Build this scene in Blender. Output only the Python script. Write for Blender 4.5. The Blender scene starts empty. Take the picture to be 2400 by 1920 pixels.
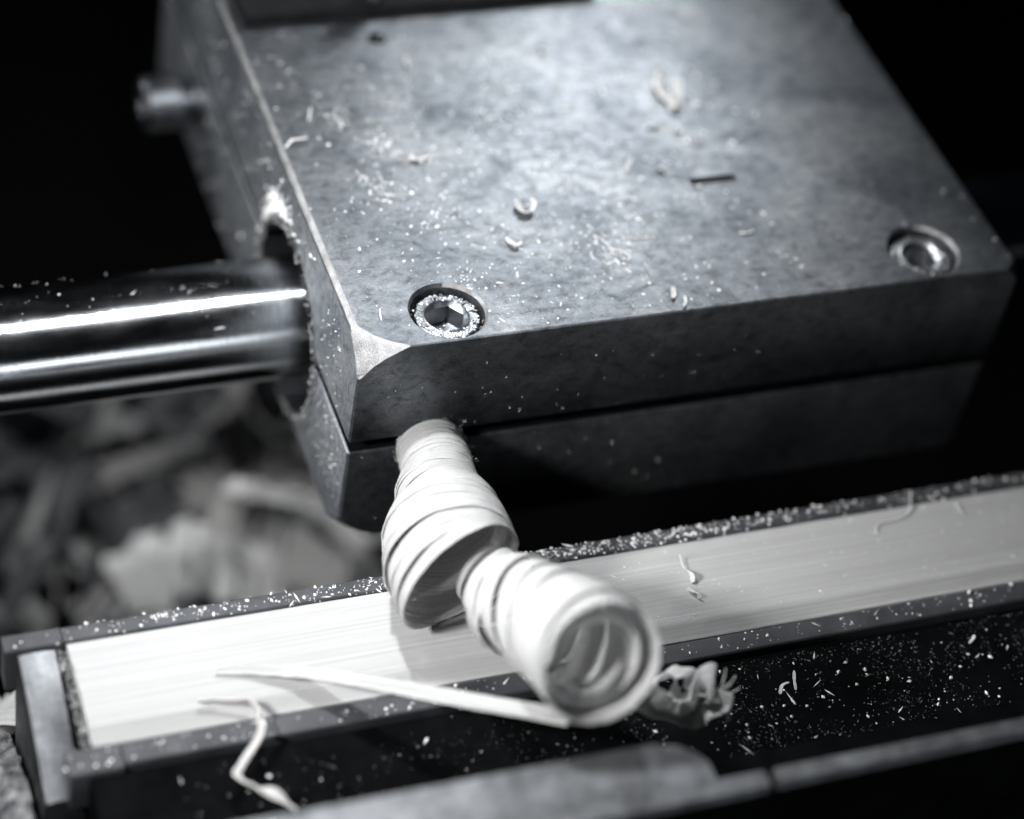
import bpy, bmesh, math, random
from mathutils import Vector, Matrix, noise
PI = math.pi
S = bpy.context.scene
C = S.collection
# 1 unit = 1 cm of the real machine
# ---------------------------------------------------------------- camera
cam_d = bpy.data.cameras.new('camera')
cam = bpy.data.objects.new('camera', cam_d); C.objects.link(cam)
# columns are the camera's right, up and backward axes in the world
Rm = Matrix(((0.93488084, 0.13069900, -0.33002361),
             (-0.32263491, 0.70053747, -0.63651706),
             (0.14800177, 0.70154474, 0.69708712)))
M = Rm.to_4x4(); M.translation = Vector((-4.92293, -12.19271, 12.45488))
cam.matrix_world = M
cam_d.sensor_fit = 'HORIZONTAL'; cam_d.sensor_width = 36
cam_d.lens = 81.204
cam_d.clip_start = 0.1; cam_d.clip_end = 400
cam_d.dof.use_dof = True
cam_d.dof.focus_distance = 18.45
cam_d.dof.aperture_fstop = 0.118
cam_d.dof.aperture_blades = 0
S.camera = cam
# ---------------------------------------------------------------- world and lamps
w = bpy.data.worlds.new('World'); S.world = w; w.use_nodes = True
bg = w.node_tree.nodes['Background']
bg.inputs['Color'].default_value = (0.55, 0.7, 0.9, 1); bg.inputs['Strength'].default_value = 0.002
def area(name, loc, target, size, power, col=(1, 1, 1), shape='DISK', sy=None, spread=180):
    l = bpy.data.lights.new(name, 'AREA'); l.shape = shape; l.size = size
    if sy: l.size_y = sy
    l.energy = power; l.color = col; l.spread = math.radians(spread)
    o = bpy.data.objects.new(name, l); C.objects.link(o)
    o.location = loc
    o.rotation_euler = (Vector(target) - Vector(loc)).to_track_quat('-Z', 'Y').to_euler()
    return o
area('left_lamp', (-9.3, -3.8, 6.4), (0.4, -1.7, -0.9), 1.8, 390, (1.0, 1.0, 1.0), spread=70)
area('overhead_lamp', (-0.8, 1.0, 4.6), (-0.1, -0.3, -1.5), 0.42, 400, (0.98, 0.99, 1.0), spread=150)
area('rear_lamp', (5.2, 7.4, 5.1), (2.2, 2.0, 0), 1.8, 390, (0.94, 0.97, 1.0))
area('rear_left_lamp', (-7.0, 11.5, 8.6), (0.2, 2.0, 0), 0.9, 800, (0.97, 0.985, 1.0))
area('front_window', (1.5, -19, 0.9), (-1.5, 1.5, -1.0), 9.0, 800, (0.9, 0.95, 1.0), 'RECTANGLE', 7.0)
S.view_settings.view_transform = 'Standard'
S.view_settings.look = 'None'
S.view_settings.exposure = 0.2
S.view_settings.gamma = 1.0

# ---------------------------------------------------------------- materials
def mat(name):
    m = bpy.data.materials.new(name); m.use_nodes = True
    nt = m.node_tree; nt.nodes.clear()
    out = nt.nodes.new('ShaderNodeOutputMaterial'); b = nt.nodes.new('ShaderNodeBsdfPrincipled')
    nt.links.new(b.outputs[0], out.inputs[0])
    return m, nt, b, out
def N(nt, t, **k):
    n = nt.nodes.new(t)
    for a, v in k.items():
        if a in n.inputs.keys(): n.inputs[a].default_value = v
        else: setattr(n, a, v)
    return n
def coords(nt, scale=(1, 1, 1), kind='Object', rot=(0, 0, 0)):
    tc = N(nt, 'ShaderNodeTexCoord'); mp = N(nt, 'ShaderNodeMapping')
    mp.inputs['Scale'].default_value = scale; mp.inputs['Rotation'].default_value = rot
    nt.links.new(tc.outputs[kind], mp.inputs[0]); return mp.outputs[0]
def ramp(nt, src, stops):
    r = N(nt, 'ShaderNodeValToRGB'); e = r.color_ramp.elements
    while len(e) < len(stops): e.new(0.5)
    for i, (p, c) in enumerate(stops):
        e[i].position = p; e[i].color = (c[0], c[1], c[2], 1) if hasattr(c, '__len__') else (c, c, c, 1)
    nt.links.new(src, r.inputs[0]); return r.outputs[0]
def ntex(nt, vec, scale, detail=6, rough=0.6, dist=0.0):
    n = N(nt, 'ShaderNodeTexNoise'); n.inputs['Scale'].default_value = scale
    n.inputs['Detail'].default_value = detail; n.inputs['Roughness'].default_value = rough
    n.inputs['Distortion'].default_value = dist
    nt.links.new(vec, n.inputs['Vector']); return n.outputs[0]
def mul(nt, a, b, f=1.0, mode='MULTIPLY'):
    m = N(nt, 'ShaderNodeMix', data_type='RGBA', blend_type=mode); m.inputs[0].default_value = f
    nt.links.new(a, m.inputs[6]); nt.links.new(b, m.inputs[7]); return m.outputs[2]
def bump(nt, b, h, dist=0.01, strength=1.0, prev=None):
    n = N(nt, 'ShaderNodeBump'); n.inputs['Distance'].default_value = dist; n.inputs['Strength'].default_value = strength
    nt.links.new(h, n.inputs['Height'])
    if prev: nt.links.new(prev, n.inputs['Normal'])
    nt.links.new(n.outputs[0], b.inputs['Normal']); return n.outputs[0]

def make_steel(name='worn_steel', k=1.0, ro=0.0):
    m, nt, b, o = mat(name)
    b.inputs['Metallic'].default_value = 0.98
    v = coords(nt)
    big = ntex(nt, v, 1.3, 5, 0.62, 0.6)
    mid = ntex(nt, coords(nt, (0.75, 1.25, 1.0)), 9.0, 10, 0.76, 0.5)
    c1 = ramp(nt, big, [(0.3, (0.185 * k, 0.205 * k, 0.23 * k)), (0.52, (0.33 * k, 0.352 * k, 0.378 * k)), (0.72, (0.46 * k, 0.475 * k, 0.49 * k))])
    c2 = ramp(nt, mid, [(0.36, 0.46), (0.49, 0.90), (0.62, 1.12)])
    c = mul(nt, c1, c2)
    grit = ramp(nt, ntex(nt, v, 48, 6, 0.75), [(0.36, 0.76), (0.5, 0.98), (0.66, 1.12)])
    c = mul(nt, c, grit)
    # pits and dark specks
    vo = N(nt, 'ShaderNodeTexVoronoi', feature='F1'); vo.inputs['Scale'].default_value = 30
    nt.links.new(v, vo.inputs['Vector'])
    pit = ramp(nt, vo.outputs['Distance'], [(0.05, 0.35), (0.16, 1.0)])
    gate = ramp(nt, ntex(nt, v, 3.1, 2), [(0.52, 0.0), (0.62, 1.0)])
    mx = N(nt, 'ShaderNodeMix', data_type='RGBA'); nt.links.new(gate, mx.inputs[0])
    mx.inputs[6].default_value = (1, 1, 1, 1); nt.links.new(pit, mx.inputs[7])
    c = mul(nt, c, mx.outputs[2])
    # ring stains from dried drops
    vo2 = N(nt, 'ShaderNodeTexVoronoi', feature='F1'); vo2.inputs['Scale'].default_value = 5.5
    vd = N(nt, 'ShaderNodeVectorMath', operation='ADD'); nt.links.new(v, vd.inputs[0])
    nz = N(nt, 'ShaderNodeTexNoise'); nz.inputs['Scale'].default_value = 9; nt.links.new(v, nz.inputs['Vector'])
    sc = N(nt, 'ShaderNodeVectorMath', operation='SCALE'); sc.inputs['Scale'].default_value = 0.05
    nt.links.new(nz.outputs['Color'], sc.inputs[0]); nt.links.new(sc.outputs[0], vd.inputs[1])
    nt.links.new(vd.outputs[0], vo2.inputs['Vector'])
    ring = ramp(nt, vo2.outputs['Distance'], [(0.40, 1.0), (0.44, 0.78), (0.48, 1.0)])
    c = mul(nt, c, ring, 0.7)
    # long hair scratches
    vs = coords(nt, (1.2, 26, 26), rot=(0, 0, 0.55))
    s1 = ramp(nt, ntex(nt, vs, 2.2, 3, 0.5), [(0.695, 1.0), (0.715, 1.5)])
    c = mul(nt, c, s1)
    vs2 = coords(nt, (30, 1.0, 30), rot=(0, 0, -0.9))
    s2 = ramp(nt, ntex(nt, vs2, 1.6, 2, 0.5), [(0.70, 1.0), (0.72, 0.62)])
    c = mul(nt, c, s2)
    for (sc_, rz, thr) in (((0.8, 60, 60), 0.2, .735), ((0.9, 75, 75), -0.35, .74), ((55, 0.9, 55), 0.15, .735), ((0.6, 40, 40), 1.0, .73)):
        sx_ = ramp(nt, ntex(nt, coords(nt, sc_, rot=(0, 0, rz)), 1.7, 2, 0.5), [(thr, 1.0), (thr + .012, 1.7)])
        c = mul(nt, c, sx_)
    nt.links.new(c, b.inputs['Base Color'])
    r = ramp(nt, mid, [(0.3, 0.36 + ro), (0.7, 0.27 + ro)])
    nt.links.new(r, b.inputs['Roughness'])
    fine = ntex(nt, v, 70, 4, 0.7)
    p = bump(nt, b, fine, 0.004, 0.55)
    bump(nt, b, mid, 0.014, 0.40, p)
    return m
steel = make_steel('worn_steel', 0.62, 0.125)
shaded_front = make_steel('shaded_front_steel', 0.36, 0.02)  # darker copy for the upper front face, its shade put into the colour
shaded_lower = make_steel('shaded_lower_steel', 0.30, 0.30)  # rougher copy for the lower front face, darkened in colour as shade
lit_flank = make_steel('lit_flank_steel', 1.1, 0.28)  # rougher copy for the left flank, lightened in colour as lamplight

def make_dark_steel(name='oiled_steel', col=(0.09, 0.10, 0.12), rough=0.42, metal=1.0):
    m, nt, b, o = mat(name)
    b.inputs['Metallic'].default_value = metal
    v = coords(nt)
    a = ntex(nt, v, 3.0, 7, 0.65)
    c = ramp(nt, a, [(0.3, tuple(x * 0.55 for x in col)), (0.7, tuple(x * 1.6 for x in col))])
    nt.links.new(c, b.inputs['Base Color'])
    b.inputs['Roughness'].default_value = rough
    bump(nt, b, ntex(nt, v, 45, 4, 0.7), 0.006, 0.5)
    return m
dark_steel = make_dark_steel()
black_paint = make_dark_steel('black_anodised_metal', (0.002, 0.0022, 0.0025), 0.8, 0.0)
black_paint.node_tree.nodes['Principled BSDF'].inputs['IOR'].default_value = 1.15
black_paint.node_tree.nodes['Principled BSDF'].inputs['Specular IOR Level'].default_value = 0.12
screw_steel = make_dark_steel('blackened_screw_steel', (0.17, 0.18, 0.195), 0.36)
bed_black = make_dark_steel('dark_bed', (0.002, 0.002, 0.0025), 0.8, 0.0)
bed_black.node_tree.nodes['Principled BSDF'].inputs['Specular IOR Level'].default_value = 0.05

def make_ground_steel(name, col=(0.62, 0.63, 0.64), rough=0.33, vec=(40, 40, 1.5), d=0.006):
    m, nt, b, o = mat(name)
    b.inputs['Metallic'].default_value = 1.0
    v = coords(nt, vec)
    a = ntex(nt, v, 3.0, 4, 0.6)
    c = ramp(nt, a, [(0.3, tuple(x * 0.72 for x in col)), (0.65, col)])
    dirt = ramp(nt, ntex(nt, coords(nt), 5.0, 6, 0.7), [(0.38, 0.6), (0.6, 1.0)])
    nt.links.new(mul(nt, c, dirt), b.inputs['Base Color'])
    b.inputs['Roughness'].default_value = rough
    bump(nt, b, a, d, 0.6)
    return m
ground_steel = make_ground_steel('ground_corner_steel', (0.40, 0.40, 0.405), 0.44, (34, 34, 1.2), 0.02)
stop_steel = make_ground_steel('brushed_stop_steel', (0.20, 0.208, 0.22), 0.46, (30, 2.0, 2.0), 0.006)
def make_rod():
    m, nt, b, o = mat('polished_rod_steel')
    b.inputs['Metallic'].default_value = 1.0
    b.inputs['Base Color'].default_value = (0.66, 0.68, 0.70, 1)
    v = coords(nt, (34, 1.2, 1.2))
    a = ntex(nt, v, 3.0, 5, 0.7)
    sm = ramp(nt, ntex(nt, coords(nt, (1.0, 3, 3)), 1.5, 5, 0.6), [(0.35, 0.10), (0.7, 0.17)])
    nt.links.new(sm, b.inputs['Roughness'])
    c = ramp(nt, a, [(0.3, (0.36, 0.38, 0.40)), (0.65, (0.54, 0.555, 0.57))])
    nt.links.new(c, b.inputs['Base Color'])
    bump(nt, b, a, 0.0025, 0.7)
    return m
rod_steel = make_rod()

def make_wood(name, col=(0.80, 0.80, 0.797), trans=0.35, uv=True, scale=(1.2, 26, 1), streak=0.8, bd=0.006):
    m, nt, b, o = mat(name)
    v = coords(nt, scale, 'UV' if uv else 'Object')
    a = ntex(nt, v, 1.4, 6, 0.65)
    fine = ntex(nt, coords(nt, tuple(s * 4 for s in scale), 'UV' if uv else 'Object'), 2.0, 4, 0.7)
    c = ramp(nt, a, [(0.28, tuple(x * streak for x in col)), (0.55, col), (0.8, tuple(min(0.86, x * 1.05) for x in col))])
    sp = ramp(nt, fine, [(0.30, 0.72), (0.42, 1.0)])
    c = mul(nt, c, sp, 0.7)
    if uv:
        c = mul(nt, c, ramp(nt, ntex(nt, coords(nt), 85, 3, 0.7), [(0.34, 0.72), (0.47, 1.0)]), 0.8)
    if not uv:
        for (sc_, th_) in (((0.05, 55, 55), .66), ((0.08, 90, 90), .69)):
            c = mul(nt, c, ramp(nt, ntex(nt, coords(nt, sc_), 1.0, 2, 0.5), [(th_, 1.0), (th_ + .02, 1.35)]))
            c = mul(nt, c, ramp(nt, ntex(nt, coords(nt, tuple(q * .8 for q in sc_)), 1.3, 2, 0.5), [(1 - th_ - .02, .82), (1 - th_, 1.0)]))
    nt.links.new(c, b.inputs['Base Color'])
    b.inputs['Roughness'].default_value = 0.55
    b.inputs['Specular IOR Level'].default_value = 0.35
    bn = bump(nt, b, fine, bd, 0.8)
    if trans > 0:
        t = N(nt, 'ShaderNodeBsdfTranslucent'); nt.links.new(c, t.inputs['Color'])
        mx = N(nt, 'ShaderNodeMixShader'); mx.inputs[0].default_value = trans
        nt.links.new(b.outputs[0], mx.inputs[1]); nt.links.new(t.outputs[0], mx.inputs[2])
        nt.links.new(mx.outputs[0], o.inputs[0])
    return m
shaving_mat = make_wood('pale_cane_shaving', trans=0.44, streak=0.74, bd=0.02, scale=(0.7, 5, 1))
cane_mat = make_wood('smooth_cane', (0.36, 0.36, 0.36), 0.0, False, (0.14, 34, 34), 0.84)
cb = cane_mat.node_tree.nodes['Principled BSDF']; cb.inputs['Roughness'].default_value = 0.8; cb.inputs['Specular IOR Level'].default_value = 0.08
dust_mat, nt, b, o = mat('sawdust')
b.inputs['Base Color'].default_value = (0.74, 0.74, 0.735, 1); b.inputs['Roughness'].default_value = 0.7
b.inputs['Subsurface Weight'].default_value = 0.0
grease_dust, nt, b, o = mat('greasy_sawdust_cake')
c = ramp(nt, ntex(nt, coords(nt), 14, 4, 0.7), [(0.42, (0.05, 0.053, 0.058)), (0.68, (0.42, 0.42, 0.415))])
nt.links.new(c, b.inputs['Base Color']); b.inputs['Roughness'].default_value = 0.5
grey_shaving_mat = make_wood('grey_cane_shaving', (0.62, 0.61, 0.60), 0.3)  # shaving wood in a greyer tone

# ---------------------------------------------------------------- helpers
def link(name, me, m=None, parent=None):
    o = bpy.data.objects.new(name, me); C.objects.link(o)
    if m is not None:
        me.materials.clear(); me.materials.append(m)
    if parent: o.parent = parent
    return o
def tag(o, label=None, cat=None, group=None, kind=None):
    if label: o['label'] = label
    if cat: o['category'] = cat
    if group: o['group'] = group
    if kind: o['kind'] = kind
    return o
def thing(name, loc, label, cat, group=None):
    o = bpy.data.objects.new(name, None); C.objects.link(o); o.location = loc
    o.empty_display_size = 0.2
    return tag(o, label, cat, group)
def put(o, parent):
    """parent o (built in world coordinates) under an Empty that may be off the origin"""
    o.parent = parent; o.matrix_parent_inverse = Matrix.Translation(-Vector(parent.location)); return o
def finish(bm, name, m, angle=28, parent=None):
    me = bpy.data.meshes.new(name)
    bmesh.ops.recalc_face_normals(bm, faces=bm.faces)
    bm.to_mesh(me); bm.free()
    me.shade_smooth()
    if angle < 180: me.set_sharp_from_angle(angle=math.radians(angle))
    o = link(name, me, m)
    if parent: put(o, parent)
    return o
def box_bm(x0, x1, y0, y1, z0, z1):
    bm = bmesh.new()
    bmesh.ops.create_cube(bm, size=1)
    for v in bm.verts:
        v.co = Vector((x0 + (v.co.x + .5) * (x1 - x0), y0 + (v.co.y + .5) * (y1 - y0), z0 + (v.co.z + .5) * (z1 - z0)))
    return bm
def cut(bm, p, n):
    """keep what lies behind the plane through p with normal n"""
    g = bm.verts[:] + bm.edges[:] + bm.faces[:]
    r = bmesh.ops.bisect_plane(bm, geom=g, plane_co=Vector(p), plane_no=Vector(n).normalized(), clear_outer=True, dist=1e-6)
    ed = [e for e in r['geom_cut'] if isinstance(e, bmesh.types.BMEdge)]
    if ed: bmesh.ops.edgenet_fill(bm, edges=ed)
def edge_cut(bm, p, n1, n2, wd, steps=3):
    """rounds an edge at p between faces with outward normals n1, n2"""
    n1 = Vector(n1); n2 = Vector(n2); c = Vector(p) - (n1 + n2) * wd
    for i in range(steps):
        a = (i + 0.5) / steps * PI / 2
        n = n1 * math.cos(a) + n2 * math.sin(a)
        cut(bm, c + n * wd, n)
def ball_cut(bm, c, R, sx, sy, sz, lim=0.14, k=7):
    c = Vector(c)
    for i in range(1, k):
        for j in range(1, k):
            u = i / k * PI / 2; vv = j / k * PI / 2
            n = Vector((math.cos(vv) * math.cos(u) * sx, math.cos(vv) * math.sin(u) * sy, math.sin(vv) * sz))
            if min(abs(n.x), abs(n.y), abs(n.z)) < lim: continue
            cut(bm, c + n * R, n)
def cyl_bm(axis, c, r, l0, l1, seg=64):
    bm = bmesh.new()
    rings = []
    for l in (l0, l1):
        ring = []
        for i in range(seg):
            a = 2 * PI * i / seg
            if axis == 'x': p = (l, c[0] + r * math.cos(a), c[1] + r * math.sin(a))
            else: p = (c[0] + r * math.cos(a), c[1] + r * math.sin(a), l)
            ring.append(bm.verts.new(p))
        rings.append(ring)
    for i in range(seg):
        j = (i + 1) % seg
        bm.faces.new((rings[0][i], rings[0][j], rings[1][j], rings[1][i]))
    bm.faces.new(rings[0][::-1]); bm.faces.new(rings[1])
    bmesh.ops.recalc_face_normals(bm, faces=bm.faces)
    return bm
def boolean(o, cutters):
    tmp = []
    for i, bm in enumerate(cutters):
        me = bpy.data.meshes.new('cutter'); bm.to_mesh(me); bm.free()
        c = bpy.data.objects.new('cutter', me); C.objects.link(c); tmp.append(c)
        md = o.modifiers.new('b', 'BOOLEAN'); md.operation = 'DIFFERENCE'; md.solver = 'EXACT'; md.object = c
    bpy.context.view_layer.update()
    dg = bpy.context.evaluated_depsgraph_get()
    me = bpy.data.meshes.new_from_object(o.evaluated_get(dg))
    o.modifiers.clear(); old = o.data; o.data = me; bpy.data.meshes.remove(old)
    for c in tmp:
        d = c.data; bpy.data.objects.remove(c); bpy.data.meshes.remove(d)
    me.shade_smooth(); me.set_sharp_from_angle(angle=math.radians(24))
def lathe_x(prof, c, seg=72):
    """prof: list of (x, r) round the axis parallel to x through (y,z)=c"""
    bm = bmesh.new(); rings = []
    for x, r in prof:
        if r < 1e-6: rings.append([bm.verts.new((x, c[0], c[1]))]); continue
        rings.append([bm.verts.new((x, c[0] + r * math.cos(2 * PI * i / seg), c[1] + r * math.sin(2 * PI * i / seg))) for i in range(seg)])
    for a, b_ in zip(rings, rings[1:]):
        for i in range(seg):
            j = (i + 1) % seg
            if len(a) == 1: bm.faces.new((a[0], b_[j], b_[i]))
            elif len(b_) == 1: bm.faces.new((a[i], a[j], b_[0]))
            else: bm.faces.new((a[i], a[j], b_[j], b_[i]))
    return bm

# ---------------------------------------------------------------- ground far below
g = finish(box_bm(-80, 80, -60, 90, -9.0, -8.0), 'bench_top', bed_black); tag(g, kind='structure')

# ---------------------------------------------------------------- carriage
ROD = (1.85, -1.32); RR = 0.535
carriage = thing('sliding_carriage', (3.0, 3.2, -2.25), 'worn steel sliding carriage block with two countersunk screws, riding on the polished rod', 'machine carriage')
YB = 6.6
bm = box_bm(0, 6, 0, YB, -1.035, 0)
edge_cut(bm, (0, 0, 0), (-1, 0, 0), (0, 0, 1), 0.06)
edge_cut(bm, (0, 0, 0), (0, -1, 0), (0, 0, 1), 0.022)
edge_cut(bm, (0, 0, 0), (-1, 0, 0), (0, -1, 0), 0.03)
edge_cut(bm, (6, 0, 0), (1, 0, 0), (0, 0, 1), 0.07)
edge_cut(bm, (6, 0, 0), (1, 0, 0), (0, -1, 0), 0.03)
edge_cut(bm, (0, 0, -1.035), (0, -1, 0), (0, 0, -1), 0.015, 1)
edge_cut(bm, (0, 0, -1.035), (-1, 0, 0), (0, 0, -1), 0.02, 1)
ball_cut(bm, (0.6, 0.616, -0.672), 0.918, -1, -1, 1)
ball_cut(bm, (5.6, 0.36, -0.36), 0.56, 1, -1, 1)
def bore_bm(cx, cy):
    b_ = lathe_x([(-0.4, 0), (-0.4, .308), (-0.03, .308), (0.03, .345), (0.03, 0)], (0, 0), 72)
    b_.transform(Matrix.Translation((cx, cy, 0)) @ Matrix.Rotation(-PI / 2, 4, 'Y'))
    bmesh.ops.recalc_face_normals(b_, faces=b_.faces); return b_
upper = finish(bm, 'upper_block', steel, 24)
boolean(upper, [cyl_bm('x', (1.85, -1.34), 0.88, -0.2, 6.3, 96), bore_bm(0.825, 0.345), bore_bm(5.19, 0.36), box_bm(3.46, 3.90, 1.515, 1.60, -0.15, 0.1), cyl_bm('z', (1.30, 3.93), 0.085, -0.4, 0.1, 20)])
upper.data.materials.append(ground_steel)
upper.data.materials.append(shaded_front); upper.data.materials.append(lit_flank)
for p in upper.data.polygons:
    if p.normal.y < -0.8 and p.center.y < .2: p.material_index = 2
    if p.normal.x < -0.99 and p.center.x < .1: p.material_index = 3
for p in upper.data.polygons:      # the hand-ground corner is bare metal
    n = p.normal
    if (n.x < -0.13 and n.y < -0.13 and n.z > 0.13 and p.center.x < 0.7) or (-0.99 < n.x < -0.12 and n.z > 0.12): p.material_index = 1
put(upper, carriage)
upper['label'] = 'upper steel block with ground-off near corner and stained top'
bm = box_bm(0.0, 6, 0.0, YB, -2.25, -1.165)
edge_cut(bm, (0, 0, -1.165), (0, -1, 0), (0, 0, 1), 0.03, 2)
edge_cut(bm, (0, 0, -1.165), (-1, 0, 0), (0, 0, 1), 0.035, 2)
edge_cut(bm, (0, 0, 0), (-1, 0, 0), (0, -1, 0), 0.05)
edge_cut(bm, (0, 0, -2.25), (-1, 0, 0), (0, 0, -1), 0.06)
edge_cut(bm, (0, 0, -2.25), (0, -1, 0), (0, 0, -1), 0.05)
edge_cut(bm, (6, 0, 0), (1, 0, 0), (0, -1, 0), 0.05, 3)
ball_cut(bm, (0.6, 0.616, -1.58), 0.918, -1, -1, -1)
ball_cut(bm, (5.5, 0.45, -1.78), 0.72, 1, -1, -1)
lower = finish(bm, 'lower_block', steel, 24)
boolean(lower, [cyl_bm('x', (1.85, -1.34), 0.88, -0.2, 6.3, 96)])
lower.data.materials.append(bed_black); lower.data.materials.append(shaded_lower); lower.data.materials.append(lit_flank)
for p in lower.data.polygons:
    if p.normal.y < -0.8 and p.center.y < .2: p.material_index = 2
    if p.normal.x < -0.9 and p.center.x < .1: p.material_index = 3
for p in lower.data.polygons:      # slit floor coloured black to stand for the shade in the gap
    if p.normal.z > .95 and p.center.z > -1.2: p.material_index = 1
put(lower, carriage)
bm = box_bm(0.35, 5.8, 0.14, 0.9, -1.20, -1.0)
put(finish(bm, 'slit_blocker', bed_black), carriage)  # black filler added inside the slit to keep it dark
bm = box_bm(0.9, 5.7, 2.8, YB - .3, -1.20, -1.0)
put(finish(bm, 'slit_blocker', bed_black), carriage)  # second added filler, darkens the slit behind the rod
rear_dark = make_dark_steel('dark_plate', (0.006, 0.0065, 0.0075), 0.7, 0.0)
rear_dark.node_tree.nodes['Principled BSDF'].inputs['Specular IOR Level'].default_value = 0.1
# dark block standing on the rear of the plate
bm = box_bm(0.14, 3.55, 4.25, YB - .1, 0.0, 0.12)
edge_cut(bm, (0, 4.25, 0.12), (0, -1, 0), (0, 0, 1), 0.03)
o = put(finish(bm, 'rear_block', rear_dark), carriage); o['label'] = 'dark block across the rear of the plate'
pl = finish(lathe_x([(0, 0), (0, .10), (.02, .12), (.5, .12), (.52, .10), (.52, 0)], (0, 0), 32), 'pin', screw_steel)
pl.rotation_euler = (0, -PI / 2, 0); pl.location = (1.40, 4.42, 0.12)
put(pl, carriage); pl['label'] = 'short steel pin at the rear of the plate'
# knob sticking out of the left flank
bm = lathe_x([(0.02, 0), (0.02, .20), (-0.10, .20), (-0.12, .14), (-0.19, .14), (-0.21, .25), (-0.24, .27), (-0.54, .27), (-0.58, .24), (-0.58, .13), (-0.5, .11), (-0.5, 0)], (5.0, -1.38), 56)
o = put(finish(bm, 'locking_knob', screw_steel, 30), carriage)

def hexr(a, r):
    k = PI / 3; t = (a % k) - k / 2
    return r * math.cos(PI / 6) / math.cos(t)
bright_screw = make_dark_steel('bright_screw_steel', (0.42, 0.43, 0.45), 0.33)
def screw(cx, cy, rot, txt, sm=screw_steel):
    bm = bmesh.new(); seg = 72; top = -0.065
    prof = [(0.270, -0.39, 0), (0.272, top - 0.03, 0), (0.262, top - 0.008, 0), (0.250, top, 0), (0.196, top, 0), (0.186, top + .004, 0), (0.176, top - 0.012, 0), (0.158, top - 0.03, 1), (0.156, top - 0.20, 1), (0.08, top - 0.215, 0)]
    rings = []
    for r, z, hx in prof:
        ring = []
        for i in range(seg):
            a = 2 * PI * i / seg
            rr = hexr(a, r) if hx else r
            ring.append(bm.verts.new((cx + rr * math.cos(a + rot), cy + rr * math.sin(a + rot), z)))
        rings.append(ring)
    for a, b_ in zip(rings, rings[1:]):
        for i in range(seg):
            j = (i + 1) % seg; bm.faces.new((a[i], a[j], b_[j], b_[i]))
    bm.faces.new(rings[-1]); bm.faces.new(rings[0][::-1])
    s = put(finish(bm, 'socket_screw', sm, 30), carriage)
    # raised marks on the head
    for ch, ang in txt:
        cu = bpy.data.curves.new('mark', 'FONT'); cu.body = ch; cu.size = 0.078; cu.extrude = 0.006; cu.align_x = 'CENTER'; cu.align_y = 'CENTER'; cu.offset = 0.0025
        t = bpy.data.objects.new('mark', cu); C.objects.link(t); bpy.context.view_layer.update()
        me = bpy.data.meshes.new_from_object(t.evaluated_get(bpy.context.evaluated_depsgraph_get()))
        bpy.data.objects.remove(t); bpy.data.curves.remove(cu)
        a = math.radians(ang)
        me.transform(Matrix.Translation((cx + 0.223 * math.cos(a), cy + 0.223 * math.sin(a), top + 0.004)) @ Matrix.Rotation(a - PI / 2, 4, 'Z'))
        mo = link('raised_mark', me, screw_steel); mo.parent = s
        mo.matrix_parent_inverse = Matrix.Identity(4)
    return s
s1 = screw(0.825, 0.345, 0.15, [('S', -28), ('Y', 8), ('H', 38), ('I', 60), ('M', 100), ('8', 150), ('8', 200)]); s1['label'] = 'near-left countersunk hex socket screw packed with sawdust'
s2 = screw(5.19, 0.36, 0.5, [('S', -60), ('H', 10), ('8', 120), ('8', 170)], bright_screw); s2['label'] = 'right-hand countersunk hex socket screw'

# ---------------------------------------------------------------- rod
rod = finish(lathe_x([(-14, 0), (-14, RR - .04), (-13.96, RR), (-0.9, RR), (14, RR), (14.04, RR - .04), (14.04, 0)], ROD, 160), 'guide_rod', rod_steel, 40)
tag(rod, 'polished round steel rod running through the carriage from the left', 'steel rod')

# ---------------------------------------------------------------- rail, cane, ledges
rail = thing('cane_holder', (1.5, -1.7, -3.4), 'long dark metal holder gripping the pale cane strip between two narrow ledges', 'cane holder')
X1 = 11
bm = box_bm(-2.585, X1, -2.33, -1.07, -3.4, -1.62)
put(finish(bm, 'rail_body', black_paint), rail)
def ledge(name, x0, x1, y0, y1, z0, z1, lab, m=dark_steel):
    bm = box_bm(x0, x1, y0, y1, z0, z1)
    edge_cut(bm, (0, y1, z1), (0, 1, 0), (0, 0, 1), 0.03); edge_cut(bm, (0, y0, z1), (0, -1, 0), (0, 0, 1), 0.03)
    o = put(finish(bm, name, m), rail); o['label'] = lab; return o
ledge_mat = make_dark_steel('ledge_metal', (0.030, 0.032, 0.036), 0.65, 0.15)
ledge('rear_ledge', -2.55, X1, -1.19, -1.035, -1.95, -1.49, 'thin rear ledge strewn with sawdust', ledge_mat)
ledge('rear_ledge', -3.0, -2.56, -1.20, -1.03, -1.95, -1.485, 'short end piece of the rear ledge', ledge_mat)
ledge('front_ledge', -2.33, X1, -2.36, -2.165, -1.95, -1.535, 'thin front ledge along the cane', ledge_mat)
ledge('front_ledge', -2.74, -2.345, -2.38, -2.14, -1.95, -1.545, 'short end piece of the front ledge', ledge_mat)
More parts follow.
